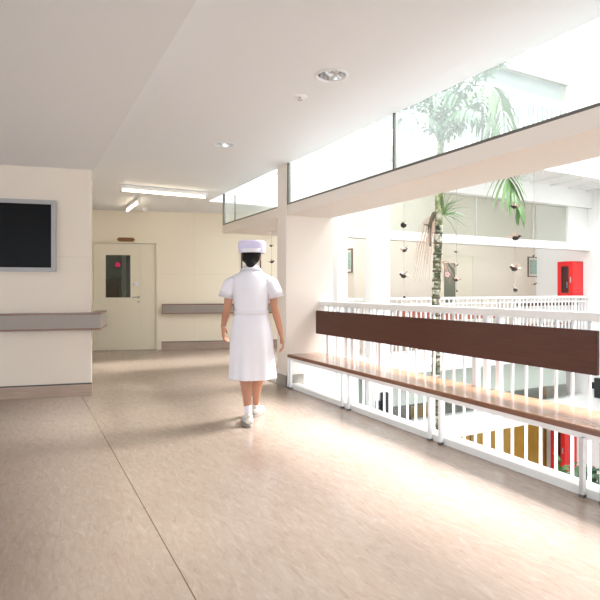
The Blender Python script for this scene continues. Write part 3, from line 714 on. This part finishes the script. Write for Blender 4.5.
# air plants tied to the trunk: dry roots and a spiky green tuft
def rootball(name, base, label, nroots, spread, length, m, cat, up=0):
    t = thing(name, base, label, cat)
    mb = MB()
    for i in range(nroots):
        a = random.uniform(-1, 1); L = length*random.uniform(.5, 1.1)
        d = Vector((spread*a, random.uniform(-.05, .08), 0)); q = [base]
        for k in range(1, 6):
            f = k/5; q.append(base + d*min(1, f*1.6)**.7 + Vector((random.uniform(-.012, .012), 0, up*math.sin(f*PI)*.12*(1-abs(a)*.4) - L*f**1.4)))
        mb.tube(q, [.0035, .003, .0028, .0025, .002, .0012], 5)
    mb.build('roots', M['root'], t); return t
b0 = px3(434, 217, 7.32)
def aerial(name, base, tips, label, cat, m, thick=.004):
    t = thing(name, base, label, cat); mb = MB()
    for tip in tips:
        tip = Vector(tip); mid = base.lerp(tip, .45) + Vector((random.uniform(-.02, .02), 0, (tip-base).length*.28))
        mb.tube([base, base.lerp(mid, .55)+Vector((0, 0, .01)), mid, mid.lerp(tip, .55)+Vector((random.uniform(-.02, .02), 0, .02)), tip], [thick, thick*.9, thick*.8, thick*.6, thick*.3], 5)
    mb.build('roots', m, t); return t
tips = [px3(random.uniform(413, 434), random.uniform(238, 282), 7.3+random.uniform(-.1, .1)) for _ in range(42)]
rt = aerial('dry_root_bunch', b0, tips, 'bunch of dry brown roots hanging from the palm trunk on its left', 'roots', M['root'])
blob('root_core', M['barkring'], [(px3(434, 214, 7.32), .035, px3(430, 224, 7.3), .03), (px3(430, 224, 7.3), .03, px3(430, 246, 7.32), .012), (px3(430, 226, 7.3), .018, px3(424, 224, 7.28), .008)], .006, rt, 2)
b1 = px3(441, 262, 7.32)
tips = [px3(random.uniform(437, 457), random.uniform(272, 288), 7.3) for _ in range(16)]
fl = aerial('orchid', b1, tips, 'small orchid with pink flower and loose roots on the palm trunk right side', 'orchid', M['root'])
mb = MB()
for k in range(5):
    a = 2*PI*k/5; c = px3(447.5, 274.5, 7.2); mb.ell(c+Vector((.022*math.cos(a), 0, .022*math.sin(a))), (.013, .006, .013), 8, 6)
mb.build('flower', M['flower'], fl, smooth=True)
b2 = px3(443, 214, 7.33)
t = thing('air_plant', b2, 'spiky pale green air plant on the palm trunk below the beam', 'plant'); mb = MB()
for i in range(26):
    a = random.uniform(-1.3, 1.9); L = random.uniform(.2, .42); d = Vector((math.cos(a)*1.0, random.uniform(-.4, .1), math.sin(a)))
    mb.tube([b2, b2+d*L*.5+Vector((0, 0, .02)), b2+d*L+Vector((0, 0, -.04))], [.005, .004, .001], 5)
mb.build('blades', M['leaf2'], t)
# planter for the palm
def FP(p): return Vector((pbase.x+p[0], pbase.y+p[1], p[2]))
t = thing('planter', (pbase.x, pbase.y, -3.75), 'round clay planter at the foot of the palm', 'planter')
MB(FP).lathe((0, 0, -3.749), [(.001, 0), (.3, 0), (.38, .4), (.40, .42), (.36, .42), (.34, .38), (.001, .36)], 28).build('pot', M['pot'], t, smooth=True)
MB(FP).lathe((0, 0, -3.40), [(.001, .012), (.345, .012), (.345, 0)], 28).build('soil', M['soil'], t)

# leafy plants on the storey below, right
def bush(c, r, h, name, label, n=46, m='leaf2'):
    t = thing(name, (c[0], c[1], -3.75), label, 'plant')
    def FQ(p): return Vector((c[0]+p[0], c[1]+p[1], p[2]))
    MB(FQ).lathe((0, 0, -3.749), [(.001, 0), (.2, 0), (.26, .36), (.23, .36), (.22, .33), (.001, .32)], 20).build('pot', M['pot'], t, smooth=True)
    mb = MB(); ms = MB()
    for i in range(7):
        a = 2*PI*i/7; ms.tube([(c[0], c[1], -3.42), (c[0]+.3*r*math.cos(a), c[1]+.3*r*math.sin(a), c[2]-h*.3), (c[0]+.6*r*math.cos(a), c[1]+.6*r*math.sin(a), c[2])], [.014, .011, .006], 6)
    ms.build('stem', M['leaf'], t)
    for i in range(n):
        a = random.uniform(0, 2*PI); e = random.uniform(-.5, 1.2); base = Vector((c[0]+random.uniform(-.5, .5)*r, c[1]+random.uniform(-.5, .5)*r, c[2]+random.uniform(-.7, .3)*h))
        d = Vector((math.cos(a)*math.cos(e), math.sin(a)*math.cos(e), math.sin(e))); L = random.uniform(.18, .32); s = d.cross(Vector((0, 0, 1))).normalized(); prev = None
        for k in range(6):
            f = k/5; p = base+d*L*f+Vector((0, 0, -.35*L*f*f)); wv = .045*math.sin(PI*min(.97, f*.9+.08))
            cur = (mb.v(p-s*wv), mb.v(p-Vector((0, 0, wv*.3))), mb.v(p+s*wv))
            if prev: mb.face([prev[0], prev[1], cur[1], cur[0]]); mb.face([prev[1], prev[2], cur[2], cur[1]])
            prev = cur
    mb.build('foliage', M[m], t)
bush(px3(571, 472, 8.6), .35, .5, 'potted_plant', 'leafy green potted plant beside the lower red cabinet')
bush(px3(594, 478, 7.3), .35, .5, 'potted_plant', 'darker leafy potted plant at the right edge behind the bench leg', 50, 'leaf')

# ------------------------------------------------------------------ hanging mobiles
def bird(mb, c, s, a, kind):
    c = Vector(c); R = Matrix.Rotation(a, 3, 'Z')
    def P(x, y, z): return c + R @ Vector((x*s, y*s, z*s))
    mb.mi = 0
    if kind == 'seed':
        mb.ell(c, (.85*s, .75*s, .8*s), 12, 8); mb.mi = 1
        mb.tube([P(.3, 0, .6), P(.9, 0, 1.2), P(1.1, 0, 1.9)], [.2*s, .25*s, .04*s], 6); return
    mb.ell(c, (.9*s, .55*s, .6*s), 12, 8, R); mb.ell(P(-.9, 0, .45), (.4*s, .36*s, .38*s), 10, 6)
    mb.tube([P(-1.2, 0, .42), P(-1.75, 0, .3)], [.14*s, .02*s], 6)
    mb.mi = 1
    mb.tube([P(.6, 0, .05), P(1.5, .1, .15), P(2.1, .15, .5)], [.18*s, .32*s, .06*s], 6)
    for k in (-1, 1):
        prev = None
        for q in range(5):
            f = q/4; w = .5*(1-f*.7); a1 = P(-.3+f*.5-w*.6, k*(.3+1.0*f), .4+1.0*f); a2 = P(-.3+f*.5+w*.9, k*(.3+1.0*f), .3+.95*f); a3 = a2-Vector((0, 0, .1*s))
            cur = [mb.v(a1), mb.v(a2), mb.v(a3)]
            if prev:
                for i in range(3): mb.face([prev[i], prev[(i+1) % 3], cur[(i+1) % 3], cur[i]])
            else: mb.face(cur)
            prev = cur
        mb.face(prev[::-1])
def mobile(px, v, items, label, s=.032):
    x, y, _, u = at(px, v=v)
    t = thing('hanging_mobile', (x, y, 2.1), label, 'mobile', 'string mobiles of birds and seeds under the beam')
    zb = 1.2+(289-items[-1][0])/520*y
    MB().tube([(x, y, 2.10), (x, y, zb)], .0022, 5).build('string', M['string'], t)
    for i, (py, kind, sc) in enumerate(items):
        z = 1.2+(289-py)/520*y; mb = MB(); bird(mb, (x+(.004 if i % 2 else -.004), y, z), s*sc*y/5, random.uniform(-.8, .8)+(PI if i % 2 else 0), kind)
        mb.build('seed_ornament' if kind == 'seed' else 'bird_ornament', [M['seed'], M['husk']], t, smooth=False)
mobile(404, 3.44, [(225, 'seed', 1.1), (250, 'bird', 1.1), (276, 'bird', 1.1), (297, 'seed', .5)], 'mobile of dark birds and seeds left of the palm trunk')
mobile(456.5, 3.44, [(252, 'bird', .45), (265, 'bird', .5), (280, 'bird', .8), (291, 'seed', .35)], 'small pale mobile right of the palm trunk')
mobile(515, 3.44, [(207, 'bird', .9), (238, 'bird', 1.2), (269, 'bird', 1.2), (290, 'seed', .8)], 'mobile with pale winged ornaments below the drooping frond')
mobile(534, 3.44, [(256, 'seed', .35), (284, 'bird', .5)], 'tiny mobile in front of the small framed picture')
mobile(271.5, 3.42, [(246, 'bird', .45), (262, 'bird', .6), (276, 'seed', .2)], 'small mobile between the nurse and the wide column')

# ------------------------------------------------------------------ nurse, walking away
N0 = Vector((-.43, 4.58, 0))
nurse = thing('person', N0, 'nurse in white dress and lavender cap walking away down the corridor', 'person')
def FN(p): return N0 + Vector(p)
def hand(side, wr, tip, curl=.5):
    """palm, four fingers and a thumb from wrist towards tip; side +1 right"""
    wr = Vector(wr); tip = Vector(tip); d = (tip-wr).normalized(); out = []
    fwd = Vector((0, 1, 0)); across = (fwd - d*fwd.dot(d)).normalized()      # thumb side points forward
    nrm = d.cross(across).normalized()*(-1 if side > 0 else 1)                # palm faces the thigh
    if nrm.x*side > 0: nrm = -nrm
    pc = wr + d*.045
    for k in (-1.1, -.4, .4, 1.1): out.append((wr+across*k*.012, .017, wr+d*.08+across*k*.024, .0125))
    for k, L in zip((1.5, .5, -.5, -1.5), (.070, .078, .073, .058)):
        b = wr + d*.085 + across*k*.0185
        m1 = b + d*L*.45 + nrm*.10*L + across*k*.002; m2 = m1 + d*L*.30 + nrm*L*.30*curl; m3 = m2 + d*L*.18 + nrm*L*.38*curl
        out += [(b-d*.02, .0105, b, .0098), (b, .0098, m1, .0088), (m1, .0088, m2, .0080), (m2, .0080, m3, .0068)]
    b = wr + d*.022 + across*.018; m1 = b + across*.026 + d*.022 + nrm*.008; m2 = m1 + across*.012 + d*.028 + nrm*.008; m3 = m2 + d*.022 + nrm*.008
    out += [(b, .014, m1, .0115), (m1, .0115, m2, .0095), (m2, .0095, m3, .0078)]
    return out
RS, RE, RWr, RT = (.152, 0, 1.258), (.205, -.015, 1.04), (.262, .03, .80), (.300, .055, .63)
LS, LE, LWr, LT = (-.152, 0, 1.258), (-.205, -.03, 1.04), (-.255, .06, .865), (-.258, .12, .72)
segs = [
    # torso
    ((0, 0, .88), (.155, .115, .12)), ((0, .005, 1.02), (.125, .095, .14)), ((0, 0, 1.18), (.145, .105, .15)), ((0, -.005, 1.27), (.13, .075, .07)),
    ((-.05, 0, 1.31), .045, (-.14, 0, 1.265), .038), ((.05, 0, 1.31), .045, (.14, 0, 1.265), .038),
    ((0, -.005, 1.32), .052, (0, .012, 1.43), .047),
    # head
    ((0, .02, 1.505), (.072, .088, .092)), ((0, .055, 1.455), (.052, .055, .062)), ((0, .075, 1.405), .026, (0, .07, 1.42), .03),
    ((0, .108, 1.475), .008, (0, .122, 1.452), .012), ((-.012, .112, 1.449), .008, (.012, .112, 1.449), .008),
    ((-.02, .095, 1.425), .007, (.02, .095, 1.425), .007), ((-.018, .094, 1.418), .007, (.018, .094, 1.418), .007),
    ((-.074, .02, 1.475), (.009, .018, .028)), ((.074, .02, 1.475), (.009, .018, .028)),
    ((-.03, .098, 1.492), (.014, .01, .008)), ((.03, .098, 1.492), (.014, .01, .008)),
    # arms
    (RS, .042, (.19, -.012, 1.17), .041), ((.19, -.012, 1.17), .041, RE, .033), (RE, .034, (.225, .0, .96), .034), ((.225, .0, .96), .034, RWr, .022),
    (LS, .042, (-.19, -.015, 1.17), .041), ((-.19, -.015, 1.17), .041, LE, .033), (LE, .034, (-.222, .0, .98), .034), ((-.222, .0, .98), .034, LWr, .022),
]
segs += hand(1, RWr, RT, .8) + hand(-1, LWr, LT, 1.0)
# legs: left foot trails and carries the weight, right leg is swung forward
segs += [((-.075, 0, .82), .085, (-.055, .07, .47), .055), ((-.055, .07, .47), .054, (-.05, .03, .36), .052), ((-.05, .03, .36), .052, (-.034, -.01, .24), .040), ((-.034, -.01, .24), .04, (-.022, -.03, .10), .028),
         ((.075, 0, .82), .085, (.045, .20, .46), .055), ((.045, .20, .46), .054, (.042, .24, .34), .051), ((.032, .24, .34), .051, (.022, .28, .22), .038), ((.022, .28, .22), .038, (.012, .33, .10), .028)]
blob('body', M['skin'], segs, .0045, nurse, 3, FN)
# hair: skull cap with a low bun
blob('hair', M['hair'], [((0, .004, 1.522), (.085, .092, .088)), ((0, -.035, 1.475), (.080, .058, .066)), ((0, -.05, 1.450), .052, (0, -.062, 1.43), .046), ((-.06, -.005, 1.49), .022, (-.055, -.02, 1.46), .02), ((.06, -.005, 1.49), .022, (.055, -.02, 1.46), .02)], .006, nurse, 3, FN)
# cap
mb = MB(FN); R = []
for z, rx, ry, lift in ((1.520, .108, .102, 0), (1.54, .118, .106, 0), (1.575, .124, .108, 0), (1.605, .120, .108, 0), (1.622, .110, .10, 0), (1.628, .08, .075, 0), (1.622, .02, .02, 0)):
    R.append([(.008+rx*math.copysign(abs(math.cos(t))**.75, math.cos(t)), .0+ry*math.copysign(abs(math.sin(t))**.75, math.sin(t)), z) for t in [2*PI*k/40 for k in range(40)]])
capo = mb.rings(R, cap=False).build('cap', M['cap'], nurse, smooth=True)
s_ = capo.modifiers.new('s', 'SOLIDIFY'); s_.thickness = .004; capo.modifiers.new('b', 'SUBSURF').levels = 1
mb = MB(FN); R = []
for z, k in ((1.516, 1.12), (1.518, 1.16), (1.55, 1.25), (1.551, 1.2)):
    R.append([(.008+.098*k*math.cos(t), .097*k*math.sin(t), z) for t in [2*PI*i/40 for i in range(40)]])
mb.rings(R, cap=False).build('cap_band', M['dress'], nurse, smooth=True)
# dress: bodice, flared skirt with folds
def folds(t, z):
    k = max(0, (1.0-z)/.6)**1.2
    return 1 + k*(.045*math.sin(7*t+1.0+z*1.5) + .028*math.sin(13*t+.6) + .02*math.sin(3*t+z*4)) + .012*noise.noise(Vector((math.cos(t)*2, math.sin(t)*2, z*7)))
prof = [(1.392, .062, .058, 0), (1.385, .066, .062, 0), (1.368, .078, .066, 0), (1.355, .105, .076, 0), (1.342, .138, .084, 0), (1.322, .168, .090, 0), (1.29, .184, .098, 0), (1.25, .184, .110, 0), (1.18, .170, .124, 0), (1.10, .158, .118, 0), (1.04, .148, .110, 0), (1.005, .144, .106, 0), (.985, .146, .108, 0),
        (.95, .155, .116, 0), (.90, .168, .130, .005), (.84, .180, .142, .01), (.76, .187, .148, .02), (.66, .192, .155, .04), (.55, .198, .165, .06), (.46, .203, .172, .075), (.412, .206, .176, .08), (.405, .205, .175, .08)]
mb = MB(FN); R = []
for z, rx, ry, sh in prof:
    R.append([(rx*folds(t, z)*math.cos(t), sh+ry*folds(t, z)*math.sin(t), z-.012*abs(math.cos(t))*(1.36 > z > 1.31)) for t in [2*PI*k/96 for k in range(96)]])
mb.rings(R, cap=False)
for s in (-1, 1):
    A = Vector((s*.125, 0, 1.275)); B = Vector((s*.178, -.008, 1.25)); C1 = Vector((s*.203, -.012, 1.19)); D = Vector((s*.222, -.014, 1.125)); R = []
    for q, (r1, r2) in zip((A, A.lerp(B, .5), B, C1, D, D+Vector((0, 0, .008))), ((.052, .066), (.058, .07), (.060, .072), (.061, .074), (.066, .08), (.062, .076))):
        ax = Vector((s*.30, 0, .95)) if q == A else Vector((s*.7, 0, .7)) if q == A.lerp(B, .5) else Vector((s*.9, 0, .45)) if q == B else Vector((s, 0, .25))
        ax.normalize()
        R.append([q + ax*r1*math.cos(t)*(1+.04*math.sin(5*t)) + Vector((0, 1, 0))*r2*math.sin(t) for t in [2*PI*k/40 for k in range(40)]])
    mb.rings(R, cap=False)
dr = mb.build('dress', M['dress'], nurse, smooth=True); s_ = dr.modifiers.new('s', 'SOLIDIFY'); s_.thickness = .003
mb = MB(FN)
mb.rings([[((rx)*math.cos(t), ry*math.sin(t), z) for t in [2*PI*k/64 for k in range(64)]] for z, rx, ry in ((.978, .147, .110), (.976, .153, .115), (1.014, .152, .114), (1.016, .144, .108))], cap=False)
mb.build('belt', M['dress'], nurse, smooth=True)
mb = MB(FN); mb.rings([[((rx)*math.cos(t), ry*math.sin(t)-.002, z-.02*math.sin(t)*(z < 1.37)) for t in [2*PI*k/48 for k in range(48)]] for z, rx, ry in ((1.40, .056, .054), (1.405, .06, .058), (1.36, .098, .080), (1.352, .096, .078))], cap=False)
mb.build('collar', M['dress'], nurse, smooth=True)
# a bracelet
w1 = Vector(LWr); wd = (Vector(LT)-w1).normalized()
mb = MB(FN); ax = wd.cross(Vector((0, 1, 0))).normalized(); ay = wd.cross(ax)
mb.tube([w1 + (ax*math.cos(t)+ay*math.sin(t))*.0245 - wd*.006 for t in [2*PI*k/24 for k in range(25)]], .0035, 6)
mb.build('bracelet', M['chrome'], nurse, smooth=True)
# socks and shoes
for s, ax_, fy, lz, nm in ((-1, -.022, -.03, 0, 'l'), (1, .012, .33, 0, 'r')):
    o = blob('sock', M['sock'], [((ax_-.004, fy+.008, .165), .037, (ax_, fy, .10), .033), ((ax_, fy, .10), .034, (ax_-.004, fy+.01, .07), .036)], .005, nurse, 3, FN)
    yw = math.radians(20*-s); 
    def FQ(p, X=ax_, Y=fy, c=math.cos(yw), q=math.sin(yw)): return FN((X+c*p[0]-q*p[1], Y+q*p[0]+c*p[1], p[2]))
    sh = blob('shoe', M['shoe'], [((0, -.012, .052), (.041, .05, .038)), ((0, -.01, .085), .038, (0, .005, .06), .040), ((0, 0, .058), .040, (-.004*s, .09, .044), .042),
                                  ((-.004*s, .09, .044), .042, (-.008*s, .16, .036), .030)], .005, nurse, 3, FQ)
    mb = MB(FQ); out = []
    for k in range(28):
        t = 2*PI*k/28; out.append(((.041+.005*math.sin(t))*math.cos(t)*(1.12-.12*abs(math.cos(t))), .06+.132*math.sin(t)))
    mb.rings([[(x, y, z) for x, y in out] for z in (0.0, .024)]); mb.build('sole', M['sole'], sh, bevel=.003)
